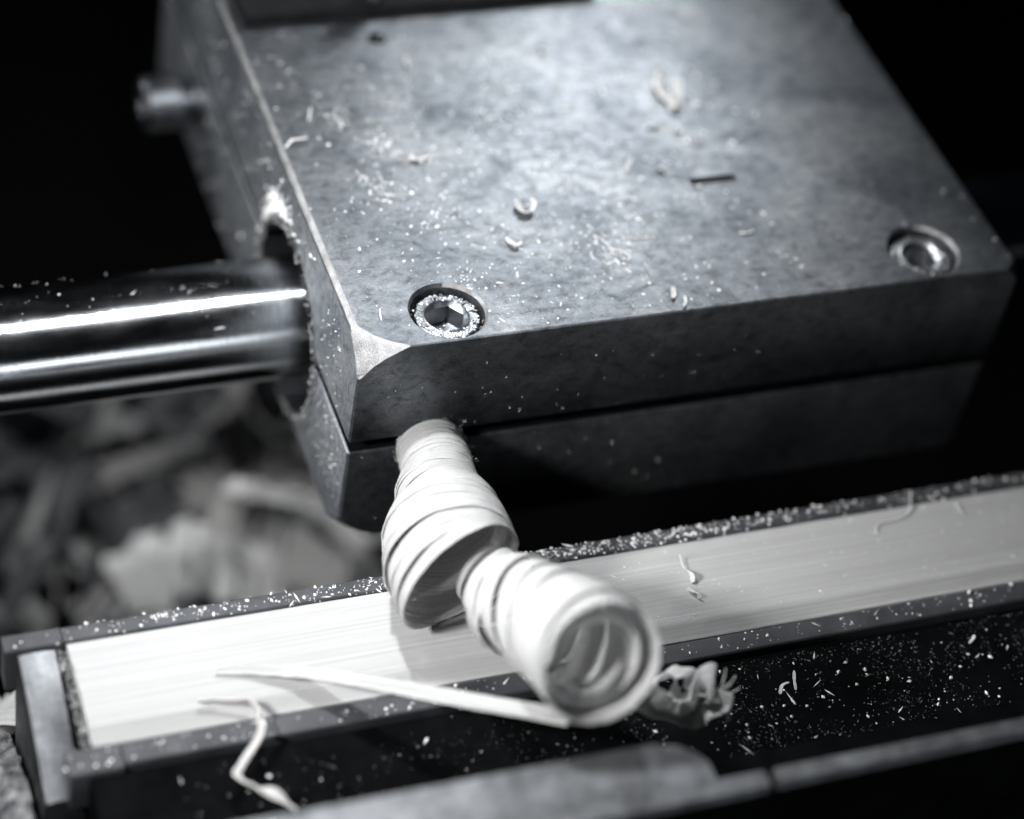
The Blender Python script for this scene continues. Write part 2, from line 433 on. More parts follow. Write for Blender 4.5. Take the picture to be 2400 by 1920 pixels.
# end stop: a curved brushed cheek
bm = bmesh.new()
prof = []
for i in range(15):
    t = i / 14; y = -1.225 - t * 1.10; z = -1.51 - 0.17 * t - 0.22 * t * t
    prof.append((y, z))
xs = [-2.925, -2.90, -2.80, -2.70, -2.63, -2.605]; dz = [-0.05, -0.012, 0, 0, -0.012, -0.06]
rows = [[bm.verts.new((x, y, z + d)) for (y, z) in prof] for x, d in zip(xs, dz)]
for a, b_ in zip(rows, rows[1:]):
    for i in range(14): bm.faces.new((a[i], a[i + 1], b_[i + 1], b_[i]))
bot = [[bm.verts.new((x, y, -3.4)) for (y, z) in prof] for x in (xs[0], xs[-1])]
for r_, b_ in ((rows[0], bot[0]), (rows[-1], bot[1])):
    for i in range(14): bm.faces.new((r_[i], r_[i + 1], b_[i + 1], b_[i]))
for i in (0, -1):
    bm.faces.new([bot[0][i]] + [r[i] for r in rows] + [bot[1][i]])
o = put(finish(bm, 'end_stop', stop_steel, 40), rail); o['label'] = 'brushed steel stop at the left end of the cane'

# cane strip
bm = bmesh.new()
cp = [(-2.150, -1.62), (-2.150, -1.56), (-2.135, -1.548), (-2.045, -1.528), (-2.03, -1.512), (-1.98, -1.500)]
for i in range(1, 12):
    t = i / 12; cp.append((-1.98 + t * 0.765, -1.500 + 0.028 * math.sin(t * PI)))
cp += [(-1.205, -1.502), (-1.193, -1.515), (-1.193, -1.62)]
xs = [-2.53 + 0.10 * i for i in range(135)]
rows = []
for k, x in enumerate(xs):
    row = []
    for (y, z) in cp:
        dx = 0
        if k == 0: dx = 0.012 * noise.noise(Vector((y * 12, 0, 3)))
        row.append(bm.verts.new((x + dx, y + (0.004 * noise.noise(Vector((x * 3, y * 9, 0)))), z)))
    rows.append(row)
for a, b_ in zip(rows, rows[1:]):
    for i in range(len(cp)):
        j = (i + 1) % len(cp); bm.faces.new((a[i], a[j], b_[j], b_[i]))
bm.faces.new(rows[0][::-1]); bm.faces.new(rows[-1])
cane = finish(bm, 'cane_strip', cane_mat, 40)
tag(cane, 'pale smooth strip of cane lying in the dark holder', 'cane strip')

# black apron in front of the holder
apron = finish(box_bm(-2.6, X1, -3.42, -2.39, -3.4, -1.60), 'black_apron', black_paint)
tag(apron, 'flat black metal shelf speckled with sawdust, in front of the cane holder', 'metal shelf')
# blurred bar nearest the camera
bar = thing('front_bar', (1.0, -3.6, -3.4), 'out-of-focus pale machined bar along the bottom of the photo, nearest the camera', 'metal bar')
bar_mat = make_ground_steel('dusty_bar_metal', (0.27, 0.28, 0.295), 0.6, (1.3, 1.3, 1.3), 0.02)
bm = box_bm(-2.1, X1, -3.80, -3.44, -3.4, -1.32)
put(finish(bm, 'bar_body', black_paint), bar)
bm = bmesh.new()
out = [(-2.1, -3.39), (1.25, -3.40), (1.45, -3.45), (1.56, -3.54), (1.62, -3.64), (1.62, -3.79), (-2.1, -3.79)]
top = [bm.verts.new((x, y, -1.01)) for x, y in out]; bt = [bm.verts.new((x, y, -1.5)) for x, y in out]
bm.faces.new(top); bm.faces.new(bt[::-1])
for i in range(len(out)):
    j = (i + 1) % len(out); bm.faces.new((top[i], bt[i], bt[j], top[j]))
put(finish(bm, 'machined_pad', bar_mat), bar)
bm = box_bm(-2.1, 1.98, -3.93, -3.80, -1.10, -1.0); put(finish(bm, 'lip', bar_mat), bar)
bm = box_bm(2.06, X1, -3.92, -3.80, -1.10, -1.0); put(finish(bm, 'lip', bar_mat), bar)

for ch in list(bar.children): ch.data.transform(Matrix.Translation((-.16, -.33, .5)))
def dust(name, n, place, size, label, m=None, seed=1, cat='sawdust', fibre=0.25):
    """place(rnd) -> (point, surface normal); crumbs rest on the surface"""
    R = random.Random(seed); V = []; F = []
    octa = [(1, 0, 0), (-1, 0, 0), (0, 1, 0), (0, -1, 0), (0, 0, 1), (0, 0, -1)]
    of = [(0, 2, 4), (2, 1, 4), (1, 3, 4), (3, 0, 4), (2, 0, 5), (1, 2, 5), (3, 1, 5), (0, 3, 5)]
    for i in range(n):
        q = place(R)
        if q is None: continue
        p, nn = q
        s = size[0] * (size[1] / size[0]) ** (R.random() ** 2.2)
        e = (s, s * R.uniform(.5, .9), s * R.uniform(.45, .8))
        if R.random() < fibre: e = (s * R.uniform(2, 3.6), s * R.uniform(.25, .45), s * .3)
        ax = R.uniform(0, 2 * PI)
        up = Vector(nn).normalized(); t1 = up.orthogonal().normalized(); t2 = up.cross(t1)
        a = t1 * math.cos(ax) + t2 * math.sin(ax); b_ = up.cross(a)
        tiltv = R.uniform(-.3, .3); a = (a + up * tiltv).normalized(); up2 = a.cross(b_).normalized()
        if up2.dot(up) < 0: up2 = -up2
        base = len(V); c = Vector(p) + up * e[2] * .6
        for (x, y, z) in octa:
            j = 1 + R.uniform(-.35, .25)
            V.append(c + (a * x * e[0] + b_ * y * e[1] + up2 * z * e[2]) * j)
        F += [tuple(base + k for k in f_) for f_ in of]
    me = bpy.data.meshes.new(name); me.from_pydata([tuple(v) for v in V], [], F); me.update()
    o = link(name, me, m or dust_mat)
    return tag(o, label, cat, kind='stuff')
# ---------------------------------------------------------------- shavings
def shell(name, grid, th, m, uv_len, uv_w, parent=None):
    """grid[i][j] points along i (length) and across j; gives it a thickness th"""
    bm = bmesh.new(); n = len(grid); k = len(grid[0])
    def nrm(i, j):
        a = grid[min(i + 1, n - 1)][j] - grid[max(i - 1, 0)][j]; b_ = grid[i][min(j + 1, k - 1)] - grid[i][max(j - 1, 0)]
        c = a.cross(b_); return c.normalized() if c.length > 1e-9 else Vector((0, 0, 1))
    T = [[bm.verts.new(grid[i][j] + nrm(i, j) * th * .5) for j in range(k)] for i in range(n)]
    B = [[bm.verts.new(grid[i][j] - nrm(i, j) * th * .5) for j in range(k)] for i in range(n)]
    uvl = bm.loops.layers.uv.new('UVMap')
    idx = {}
    for i in range(n):
        for j in range(k):
            idx[T[i][j]] = (i, j); idx[B[i][j]] = (i, j)
    fs = []
    for i in range(n - 1):
        for j in range(k - 1):
            fs.append(bm.faces.new((T[i][j], T[i + 1][j], T[i + 1][j + 1], T[i][j + 1])))
            fs.append(bm.faces.new((B[i][j], B[i][j + 1], B[i + 1][j + 1], B[i + 1][j])))
        for j in (0, k - 1):
            q = (T[i][j], B[i][j], B[i + 1][j], T[i + 1][j]); fs.append(bm.faces.new(q if j == 0 else q[::-1]))
    for i in (0, n - 1):
        for j in range(k - 1):
            q = (T[i][j], T[i][j + 1], B[i][j + 1], B[i][j]); fs.append(bm.faces.new(q if i == 0 else q[::-1]))
    for f_ in fs:
        for l in f_.loops:
            i, j = idx[l.vert]; l[uvl].uv = (uv_len * i / (n - 1), uv_w * j / (k - 1))
    me = bpy.data.meshes.new(name); bm.to_mesh(me); bm.free(); me.shade_smooth()
    me.set_sharp_from_angle(angle=math.radians(50))
    o = link(name, me, m)
    if parent: put(o, parent)
    return o
def lerp_keys(keys, s):
    for (s0, v0), (s1, v1) in zip(keys, keys[1:]):
        if s <= s1:
            t = (s - s0) / (s1 - s0) if s1 > s0 else 0
            t = max(0, min(1, t)); t = t * t * (3 - 2 * t)
            if hasattr(v0, '__len__'): return Vector(v0).lerp(Vector(v1), t)
            return v0 + (v1 - v0) * t
    return Vector(keys[-1][1]) if hasattr(keys[-1][1], '__len__') else keys[-1][1]
def catmull(pts, s):
    n = len(pts) - 1; x = min(max(s, 0), 1) * n; i = min(int(x), n - 1); t = x - i
    p = [Vector(pts[max(i - 1, 0)]), Vector(pts[i]), Vector(pts[i + 1]), Vector(pts[min(i + 2, n)])]
    return 0.5 * ((2 * p[1]) + (p[2] - p[0]) * t + (2 * p[0] - 5 * p[1] + 4 * p[2] - p[3]) * t * t + (3 * p[1] - p[0] - 3 * p[2] + p[3]) * t ** 3)
def coil(name, axis, turns, rk, wk, fk, tk, parent, seed=0, th=0.012, seg=80, across=5, a0=0.0, jitter=0.01, m=None, tph=None, rag=0.0):
    grid = []; n = int(turns * seg)
    L = sum((catmull(axis, (i + 1) / 40) - catmull(axis, i / 40)).length for i in range(40))
    for i in range(n + 1):
        s = i / n; a = a0 - 2 * PI * turns * s
        c = catmull(axis, s); T = (catmull(axis, min(1, s + .02)) - catmull(axis, max(0, s - .02))).normalized()
        n1 = T.cross(Vector((0, 0, 1))).normalized(); n2 = n1.cross(T).normalized()
        r = lerp_keys(rk, s); wd = lerp_keys(wk, s); fl = lerp_keys(fk, s); tl = lerp_keys(tk, s)
        ph = tph if tph is not None else 0.0
        turn = i / seg
        r *= 1 + jitter * 2.0 * noise.noise(Vector((turn * 0.9, seed, 0))) + jitter * noise.noise(Vector((math.cos(a) * 1.3, math.sin(a) * 1.3, turn * 0.7 + seed * 7)))
        rad = n1 * math.cos(a) + n2 * math.sin(a)
        ax_off = tl * math.cos(a - ph) + jitter * 1.6 * noise.noise(Vector((turn * 2.1, seed + 5, 1)))
        row = []
        for j in range(across):
            u = j / (across - 1) - .5
            eg = rag * (2 * u) * (noise.noise(Vector((turn * 26, u * 3, seed))) + .6 * noise.noise(Vector((turn * 61, u * 3, seed)))) if abs(u) > .4 else 0
            row.append(c + T * (ax_off + u * wd + eg) + rad * (r + u * wd * fl + .5 * eg))
        grid.append(row)
    return shell(name, grid, th, m or shaving_mat, turns * 2 * PI * 0.4, 1.0, parent)

chip_mat = make_wood('pale_chip', (0.86, 0.86, 0.855), 0.42)
curl = thing('wood_shaving', (0.69, -0.02, -1.17), 'big pale coiled shaving growing out of the carriage slit over the cane', 'wood shaving')
def fuzz(A, r, n, seed):
    R_ = random.Random(seed)
    def pl_(R):
        q = catmull(A, R.random()); a = R.uniform(0, 2 * PI)
        return (q.x + (r + .012) * math.cos(a), q.y, q.z + (r + .012) * math.sin(a)), (math.cos(a), R.uniform(-.8, .8), math.sin(a))
    o = dust('fuzz', n, pl_, (.003, .008), None, seed=seed, fibre=.5, cat=None); put(o, curl)
A1 = [(0.70, 0.0, -1.16), (0.69, -0.18, -1.155), (0.665, -0.36, -1.14), (0.64, -0.52, -1.13)]
coil('tight_coil', A1, 10.3, [(0, .272), (.5, .290), (1, .30)], [(0, .075), (1, .09)], [(0, .20), (1, .16)], [(0, .0), (1, .03)], curl, 1, 0.006, a0=PI * .9, jitter=0.009, rag=.004)['label'] = 'tight fuzzy first coil at the slit'
A2 = [(0.635, -0.44, -1.12), (0.575, -0.66, -1.10), (0.545, -0.92, -1.04)]
coil('middle_coil', A2, 9.2, [(0, .305), (.25, .335), (.6, .36), (1, .42)], [(0, .09), (1, .13)], [(0, .22), (1, .26)], [(0, .03), (1, .05)], curl, 2, 0.006, a0=PI * .4, jitter=0.017, rag=.006)
A3 = [(0.53, -0.92, -1.03), (0.46, -1.16, -0.98), (0.41, -1.42, -0.94), (0.41, -1.60, -0.93)]
coil('wide_loop', A3, 8.6, [(0, .44), (.3, .50), (.7, .525), (1, .53)], [(0, .13), (.5, .17), (1, .11)], [(0, .3), (.5, .16), (1, .02)], [(0, .04), (.5, .06), (.8, .11), (1, .20)], curl, 3, 0.007, a0=PI * .1, jitter=0.022, tph=0.25, rag=.012)['label'] = 'wide open loop of the shaving with gaps at its right rim'
A4 = [(0.59, -1.62, -0.91), (0.62, -1.80, -0.87), (0.65, -1.96, -0.83), (0.67, -2.06, -0.80)]
coil('linking_coil', A4, 3.6, [(0, .25), (.4, .29), (1, .37)], [(0, .06), (.5, .14), (1, .2)], [(0, .1), (1, .1)], [(0, .10), (1, .05)], curl, 4, 0.007, a0=PI * .6, jitter=0.025, tph=0.5, rag=.006)
A5 = [(0.665, -2.00, -0.83), (0.755, -2.43, -0.57), (0.795, -2.90, -0.26), (0.800, -3.28, -0.03)]
coil('front_coil', A5, 6.2, [(0, .37), (.3, .40), (.36, .43), (.8, .455), (1, .45)], [(0, .18), (.5, .27), (.93, .30), (1, .04)], [(0, .22), (.6, .12), (1, .0)], [(0, .07), (.45, .18), (.8, .06), (1, .04)], curl, 5, 0.008, a0=PI * .3, jitter=0.03, tph=-0.6, rag=.01)['label'] = 'blurred front coil with its open mouth towards the camera'
A6 = [(0.80, -2.98, -0.22), (0.79, -3.12, -0.13), (0.78, -3.22, -0.08)]
coil('inner_coil', A6, 2.1, [(0, .41), (.5, .34), (1, .22)], [(0, .22), (.9, .18), (1, .03)], [(0, .1), (1, .0)], [(0, .03), (1, .05)], curl, 6, 0.008, a0=PI * 1.3, jitter=0.03)
fuzz(A1, .29, 420, 51); fuzz(A2, .35, 160, 52)
# frayed tip
random.seed(5)
def crumple(name, path, w0, w1, tw, m, parent, seed, th=0.012, n=60, k=5, amp=0.03, taper=False):
    grid = []
    for i in range(n + 1):
        s = i / n; c = catmull(path, s); T = (catmull(path, min(1, s + .02)) - catmull(path, max(0, s - .02))).normalized()
        n1 = T.cross(Vector((0.1, 0.2, 1))).normalized(); n2 = n1.cross(T)
        a = lerp_keys(tw, s); wd = (w0 + (w1 - w0) * s) * (1 + .45 * noise.noise(Vector((s * 5, seed, 2))))
        if taper: wd *= .35 + .65 * min(1, 4.5 * min(s, 1 - s) + .12)
        d = n1 * math.cos(a) + n2 * math.sin(a); e = T.cross(d)
        row = []
        for j in range(k):
            u = j / (k - 1) - .5
            q = c + d * u * wd
            row.append(q + e * (amp * noise.noise(q * 9 + Vector((seed, 0, 0)))) + e * (wd * 0.35 * (0.25 - u * u)))
        grid.append(row)
    return shell(name, grid, th, m, 4, 1, parent)
crumple('frayed_tip', [(1.30, -3.05, -0.80), (1.62, -3.10, -1.10), (1.78, -3.10, -1.05), (1.90, -3.02, -0.93), (1.98, -3.05, -0.9)], .16, .26, [(0, 0.2), (.5, 1.4), (1, 2.6)], shaving_mat, curl, 1, amp=.06)
crumple('frayed_tip', [(1.52, -2.92, -1.10), (1.66, -2.84, -0.96), (1.80, -2.86, -0.95), (1.90, -2.96, -1.02), (1.94, -3.08, -1.10)], .12, .2, [(0, 1.2), (.5, .3), (1, -.9)], chip_mat, curl, 2, amp=.07)
crumple('frayed_tip', [(1.28, -3.10, -0.72), (1.62, -3.04, -1.12), (1.84, -3.10, -1.12), (1.96, -3.14, -1.04), (2.02, -3.08, -0.96)], .22, .28, [(0, .9), (.4, 2.2), (1, 3.6)], chip_mat, curl, 7, amp=.05)
crumple('frayed_tip', [(1.70, -2.94, -1.02), (1.80, -3.04, -1.08), (1.92, -3.06, -1.02)], .26, .20, [(0, .1), (1, 1.6)], chip_mat, curl, 8, amp=.05)
crumple('frayed_tip', [(1.86, -3.02, -0.98), (1.99, -3.08, -1.0), (2.06, -3.14, -1.10), (2.10, -3.22, -1.16)], .20, .05, [(0, .2), (1, 1.2)], shaving_mat, curl, 3, amp=.06)

R = random.Random(8)
for k in range(14):
    p = Vector((1.94 + R.uniform(-.1, .1), -3.08 + R.uniform(-.08, .06), -1.0 + R.uniform(-.1, .08))); d = Vector((R.uniform(.2, 1), R.uniform(-.6, .5), R.uniform(-.4, .8))).normalized() * R.uniform(.08, .2)
    crumple('fibre', [p, p + d * .5 + Vector((0, 0, .01)), p + d], .022, .006, [(0, R.random() * 3), (1, R.random() * 3)], chip_mat, curl, k, .005, 10, 3, .01)
# long thin splinter from the cane to the coil
pts = [(-1.50, -1.70, -1.475), (-1.15, -1.80, -1.445), (-0.80, -1.98, -1.36), (-0.38, -2.34, -1.16), (0.12, -2.76, -0.955), (0.70, -3.24, -0.71)]
st = crumple('wood_splinter', pts, .13, .15, [(0, .25), (.4, .1), (1, -.25)], shaving_mat, None, 9, 0.022, 90, 5, 0.006)
tag(st, 'long thin pale strip reaching from the cane up to the blurred front coil', 'wood strip')
# little twisted shaving hanging over the cane's front edge
pts = [(-1.71, -1.985, -1.44), (-1.50, -2.03, -1.435), (-1.33, -2.09, -1.42), (-1.30, -2.25, -1.42), (-1.35, -2.42, -1.40), (-1.53, -2.62, -1.40), (-1.60, -2.74, -1.38), (-1.50, -2.88, -1.36), (-1.38, -3.0, -1.34), (-1.27, -3.14, -1.36)]
tw = crumple('wood_shaving', pts, .035, .085, [(0, 1.3), (.25, 1.5), (.38, .2), (.6, -.3), (.75, .9), (.85, -.1), (1, .9)], grey_shaving_mat, None, 4, 0.014, 120, 5, 0.02)
tag(tw, 'small twisted grey shaving dangling over the front edge of the cane', 'wood shaving')

# ---------------------------------------------------------------- chips one can point at
def strip(pts, w0, w1, label, th=0.007, twist=((0, 0), (1, .4)), m=None, cat='wood chip', seed=0, n=24, tp=True):
    o = crumple('wood_chip', pts, w0, w1, list(twist), m or chip_mat, None, seed, th, n, 4, 0.02, tp)
    return tag(o, label, cat)
def flat(pts, z, h=()):
    return [(x, y, z + (h[i] if i < len(h) else 0.0)) for i, (x, y) in enumerate(pts)]
strip(flat([(3.737, 2.999), (3.657, 2.818), (3.686, 2.656), (3.735, 2.536)], .03, (.05, .02, 0, 0)), .075, .09, 'bright curved stroke of the V-shaped chip high on the steel plate', seed=1, th=.045, tp=False, twist=((0, .5), (1, .2)), cat='wood chip')
strip(flat([(3.826, 2.814), (3.778, 2.674), (3.722, 2.557)], .045, (.05, .03, 0)), .08, .10, 'short right-hand flake leaning on the V-shaped chip high on the plate', seed=2, th=.04, tp=False, twist=((0, -.3), (1, .3)))
strip(flat([(1.812, 1.519), (1.823, 1.394), (1.885, 1.373), (1.948, 1.441), (1.937, 1.488)], .028, (.02, 0, 0, .02, .04)), .08, .04, 'fat curled white chip in the middle of the steel plate', seed=3, twist=((0, .3), (1, 1.2)))
strip(flat([(1.583, 1.101), (1.607, 1.015), (1.641, 0.983), (1.692, 1.018)], .022), .045, .03, 'hooked white chip just in front of the fat curled chip on the plate', seed=4)
strip(flat([(1.098, 2.246), (1.132, 2.195), (1.25, 2.224)], .02), .05, .05, 'small L-shaped chip left of centre on the plate', seed=5)
strip(flat([(0.05, 2.49), (0.132, 2.576), (0.272, 2.591)], .03, (.0, .02, 0)), .022, .035, 'bent thin chip lying by the bright left edge of the plate', seed=6)
strip(flat([(2.382, 0.954), (2.433, 0.853), (2.505, 0.786), (2.553, 0.708)], .012), .010, .016, 'long thin fibre lying diagonally near the front of the plate', seed=7)
strip(flat([(3.05, 1.942), (2.981, 1.845), (2.915, 1.75)], .02), .03, .045, 'upright oval chip left of the dark slot in the plate', seed=8)
strip(flat([(3.339, 2.333), (3.404, 2.318), (3.456, 2.292)], .02), .04, .04, 'oblong chip below the V-shaped chip, left one of two', seed=9)
strip(flat([(3.64, 2.26), (3.60, 2.235), (3.58, 2.21)], .025), .07, .06, 'round bright chip below the V-shaped chip, right one of two', seed=10)
strip(flat([(2.768, 0.259), (2.746, 0.183), (2.717, 0.151)], .025, (.02, 0, 0)), .04, .03, 'clump of crumbs at the front edge of the plate, left one of two', seed=11)
strip(flat([(2.83, 0.143), (2.813, 0.082), (2.779, 0.04)], .02, (.01, 0, 0)), .025, .02, 'clump of crumbs at the front edge of the plate, right one of two', seed=12)
strip(flat([(3.628, 0.841), (3.694, 0.825), (3.763, 0.853)], .014), .03, .03, 'flat flake on the plate between the dark slot and the front edge', seed=13)
strip(flat([(3.25, 1.78), (3.265, 1.74), (3.28, 1.70)], .025), .06, .06, 'round white chip up-left of the dark slot', seed=14)
strip(flat([(2.627, 0.931), (2.75, 0.915), (2.852, 0.9)], .008), .008, .012, 'fine horizontal fibre right of the diagonal fibre on the plate', seed=15)
strip(flat([(1.496, 3.622), (1.452, 3.532), (1.453, 3.456)], .02), .03, .02, 'blurred arc-shaped chip near the rear of the plate', seed=16)
strip(flat([(0.423, 3.025), (0.39, 2.94), (0.36, 2.855)], .012), .02, .015, 'blurred upright fibre near the rear left of the plate', seed=17)
strip(flat([(0.283, 0.452), (0.264, 0.379), (0.261, 0.32)], .012), .012, .008, 'short curved fibre left of the near screw', seed=18)
strip(flat([(2.755, 3.552), (2.766, 3.53), (2.77, 3.50)], .03), .06, .05, 'out-of-focus round chip nearest the rear block', seed=19)
strip(flat([(2.485, -1.378), (2.499, -1.504), (2.5, -1.607), (2.493, -1.661)], -1.45, (.01, .0, .02, 0)), .02, .07, 'frayed tuft standing on the grey part of the cane strip, upper one of two', seed=20, twist=((0, 0), (1, 2.2)))
strip(flat([(2.428, -1.708), (2.472, -1.787), (2.482, -1.826)], -1.46, (.0, .02, 0)), .04, .05, 'frayed tuft on the grey part of the cane strip, lower one of two', seed=21, twist=((0, 0), (1, 2.0)))
strip(flat([(4.767, -1.12), (4.698, -1.278), (4.589, -1.347), (4.362, -1.371), (4.293, -1.446), (4.307, -1.469)], -1.465, (.06, .01)), .010, .010, 'hair-like fibre hanging from the rear ledge onto the cane', seed=22)
strip(flat([(5.133, -1.289), (5.145, -1.35), (5.152, -1.419)], -1.462), .012, .012, 'short pale fibre on the cane right of the hair-like fibre', seed=23)
strip(flat([(2.822, -2.792), (2.871, -2.716), (2.94, -2.696)], -1.585), .03, .02, 'curved splinter on the black shelf, left one of a pair', seed=24)
strip(flat([(3.027, -2.605), (2.99, -2.70), (2.96, -2.788)], -1.585), .025, .02, 'upright splinter on the black shelf, right one of a pair', seed=25)
strip(flat([(4.614, -2.655), (4.665, -2.62), (4.696, -2.589)], -1.585), .018, .03, 'small sharp splinter at the right of the black shelf', seed=26)
strip([(-0.76, 1.46, -.965), (-0.72, 1.45, -.960), (-0.68, 1.44, -.965)], .05, .035, 'white chip on the rod next to the carriage', seed=27)
strip([(1.07, -.012, -1.25), (1.10, -.015, -1.265), (1.12, -.012, -1.285)], .015, .02, 'tiny white flake stuck to the carriage face right of the shaving', seed=28)

# ---------------------------------------------------------------- sawdust
UP = (0, 0, 1)
clus = []
Rc = random.Random(77)
for _ in range(26): clus.append((Rc.uniform(.3, 4.2), Rc.uniform(.4, 3.6)))
def on_plate(R):
    for _ in range(30):
        if R.random() < .34:
            c = R.choice(clus); x = R.gauss(c[0], .10); y = R.gauss(c[1], .12)
        else: x = R.uniform(.06, 5.95); y = R.uniform(.03, 4.2)
        if not (.06 < x < 5.95 and .04 < y < 4.2): continue
        d = math.exp(-((x - 1.9) / 1.7) ** 2) * (0.45 + 0.55 * math.exp(-((y - 1.5) / 1.5) ** 2)) + 0.06
        if R.random() > d: continue
        if math.hypot(x - .825, y - .345) < .34 or math.hypot(x - 5.19, y - .36) < .34: continue
        if x + y < .55: continue
        return (x, y, -0.002), UP
dust('sawdust', 3200, on_plate, (.0035, .018), 'fine sawdust and crumbs strewn over the top of the steel plate', seed=3)
dust('sawdust', 70, on_plate, (.015, .034), 'coarser pale crumbs scattered among the fine dust on the steel plate', seed=13, fibre=.1)
def by_v(R):
    return (R.gauss(3.85, .22), R.gauss(2.75, .32), 0), UP
dust('sawdust', 26, by_v, (.018, .042), 'loose round crumbs lying about the V-shaped chip on the plate', seed=41, fibre=.1)
def screw_dust(cx, cy, n, seed, lab, bias):
    def pl_(R):
        k = R.random()
        if k < .70:
            a = R.gauss(bias, .75) if R.random() < .72 else R.uniform(-PI, PI); r = R.uniform(.185, .262); z = -.068
        elif k < .9: a = R.uniform(-PI, PI); r = R.uniform(0, .14); z = -.275
        else: a = R.uniform(-PI, PI); r = R.uniform(.275, .305); z = -.11
        return (cx + r * math.cos(a), cy + r * math.sin(a), z), UP
    dust('sawdust', n, pl_, (.005, .017), lab, seed=seed, fibre=0)
screw_dust(.825, .345, 520, 5, 'sawdust packed on the head of the near-left socket screw', -2.0)
screw_dust(5.19, .36, 120, 6, 'few bright crumbs on the head of the right-hand socket screw', -2.2)
def on_rod(R):
    x = R.uniform(-5, -.15); a = R.uniform(.2, 1.9) + (PI / 2 - .9)
    y = ROD[0] - RR * math.cos(a); z = ROD[1] + RR * math.sin(a)
    return (x, y, z), (0, -math.cos(a), math.sin(a))
dust('sawdust', 110, on_rod, (.004, .014), 'sparse specks of dust on the polished rod', seed=8)
def on_rear_ledge(R):
    x = R.uniform(-3, 6.5); d = math.exp(-((x - 1.6) / 1.3) ** 2) + .28
    if R.random() > d: return None
    y = R.gauss(-1.10, .035) if R.random() < .7 else R.uniform(-1.2, -1.04)
    return (x, max(-1.2, min(-1.045, y)), -1.492), UP
dust('sawdust', 2300, on_rear_ledge, (.005, .022), 'sawdust lying along the rear ledge behind the cane', seed=9)
def on_front_ledge(R):
    x = R.uniform(-2.8, 6.5); return (x, R.uniform(-2.34, -2.18), -1.537), UP
dust('sawdust', 260, on_front_ledge, (.005, .026), 'scattered crumbs on the front ledge', seed=10)
def on_apron(R):
    x = R.uniform(-2, 6.8); d = .16 + .84 * math.exp(-((x - 3.4) / 1.3) ** 2)
    if R.random() > d: return None
    return (x, -2.42 - .95 * R.random() ** .8, -1.601), UP
dust('sawdust', 900, on_apron, (.004, .026), 'bright crumbs sprinkled on the black shelf', seed=11)
film_mat, nt, b, o = mat('fine_dust')
b.inputs['Base Color'].default_value = (0.22, 0.225, 0.235, 1); b.inputs['Roughness'].default_value = 0.8
def on_apron_fine(R):
    x = R.gauss(3.6, 1.5) if R.random() < .7 else R.uniform(-2, 6.8); y = -2.42 - .95 * R.random()
    if noise.noise(Vector((x * 2.2, y * 3.5, 4))) < R.uniform(-.25, .35): return None
    return ((x, y, -1.601), UP) if -2.4 < x < 7 else None
dust('sawdust', 6000, on_apron_fine, (.0025, .009), 'fine grey dust film drifting over the black shelf', m=film_mat, seed=31)
def on_plate_fine(R):
    x = R.uniform(.1, 5.9); y = R.uniform(.05, 4.2)
    if x + y < .55 or math.hypot(x - .825, y - .345) < .34 or math.hypot(x - 5.19, y - .36) < .34: return None
    if noise.noise(Vector((x * 1.6, y * 1.6, 9))) < R.uniform(-.2, .45): return None
    return (x, y, -0.001), UP
dust('sawdust', 5000, on_plate_fine, (.002, .006), 'faint grey film of the finest dust on the steel plate', m=film_mat, seed=32)
def on_cane(R):
    x = R.uniform(.5, 6.5); y = R.uniform(-2.0, -1.22)
    return (x, y, -1.500 + 0.028 * math.sin((y + 1.98) / .765 * PI) if y > -1.98 else -1.5), UP
dust('sawdust', 220, on_cane, (.004, .013), 'faint dust and fibres on the right half of the cane strip', seed=12, fibre=.4)
def on_face(R):
    x = R.uniform(.1, 3.6); z = R.choice((R.uniform(-1.0, -.3), R.uniform(-2.1, -1.2)))
    return (x, -.001, z), (0, -1, 0)
dust('sawdust', 110, on_face, (.003, .010), 'tiny specks clinging to the dark front face of the carriage', seed=14, fibre=.5)
def on_left(R):
    y = R.uniform(.05, .95); z = R.uniform(-1.9, -.25)
    if -1.19 < z < -1.0 or math.hypot(y - 1.85, z + 1.34) < .92 or y < .35 + .4 * (z + .6): return None
    return (-.001, y, z), (-1, 0, 0)
dust('sawdust', 320, on_left, (.003, .010), 'specks on the narrow left flank of the carriage beside the rod', seed=15, fibre=.1)
def on_left_far(R):
    y = R.uniform(1.2, 5.5); z = R.uniform(-2.2, -.1)
    if math.hypot(y - 1.85, z + 1.34) < .95: return None
    return (-.001, y, z), (-1, 0, 0)
dust('sawdust', 260, on_left_far, (.006, .022), 'blurred crumbs on the shaded rear part of the left flank', seed=16)
def on_rim(R):
    a = R.uniform(0, 2 * PI); r = .885 + R.gauss(0, .016)
    if -.6 < a - PI / 2 < 1.0 and R.random() < .0: return None
    return (R.uniform(-.035, .02), 1.85 + r * math.cos(a), -1.34 + r * math.sin(a)), (-1, 0, 0)
dust('sawdust', 1300, on_rim, (.006, .024), 'greasy dust caked round the rim of the rod hole', m=grease_dust, seed=17, fibre=0)
def on_rim_top(R):
    a = R.gauss(.95, .22); r = .93 + abs(R.gauss(0, .08))
    return (-.005, 1.85 + r * math.cos(a), -1.34 + r * math.sin(a)), (-1, 0, 0)
dust('sawdust', 420, on_rim_top, (.008, .032), 'pale sawdust lump caked above the rod at the back of the hole', seed=18, fibre=0)
def gap(R):
    return (R.uniform(-2.6, -2.54), R.uniform(-2.15, -1.2), -1.60 + .04 * R.random()), UP
dust('sawdust', 160, gap, (.012, .03), 'dust in the gap between the steel stop and the cane', m=grease_dust, seed=19)

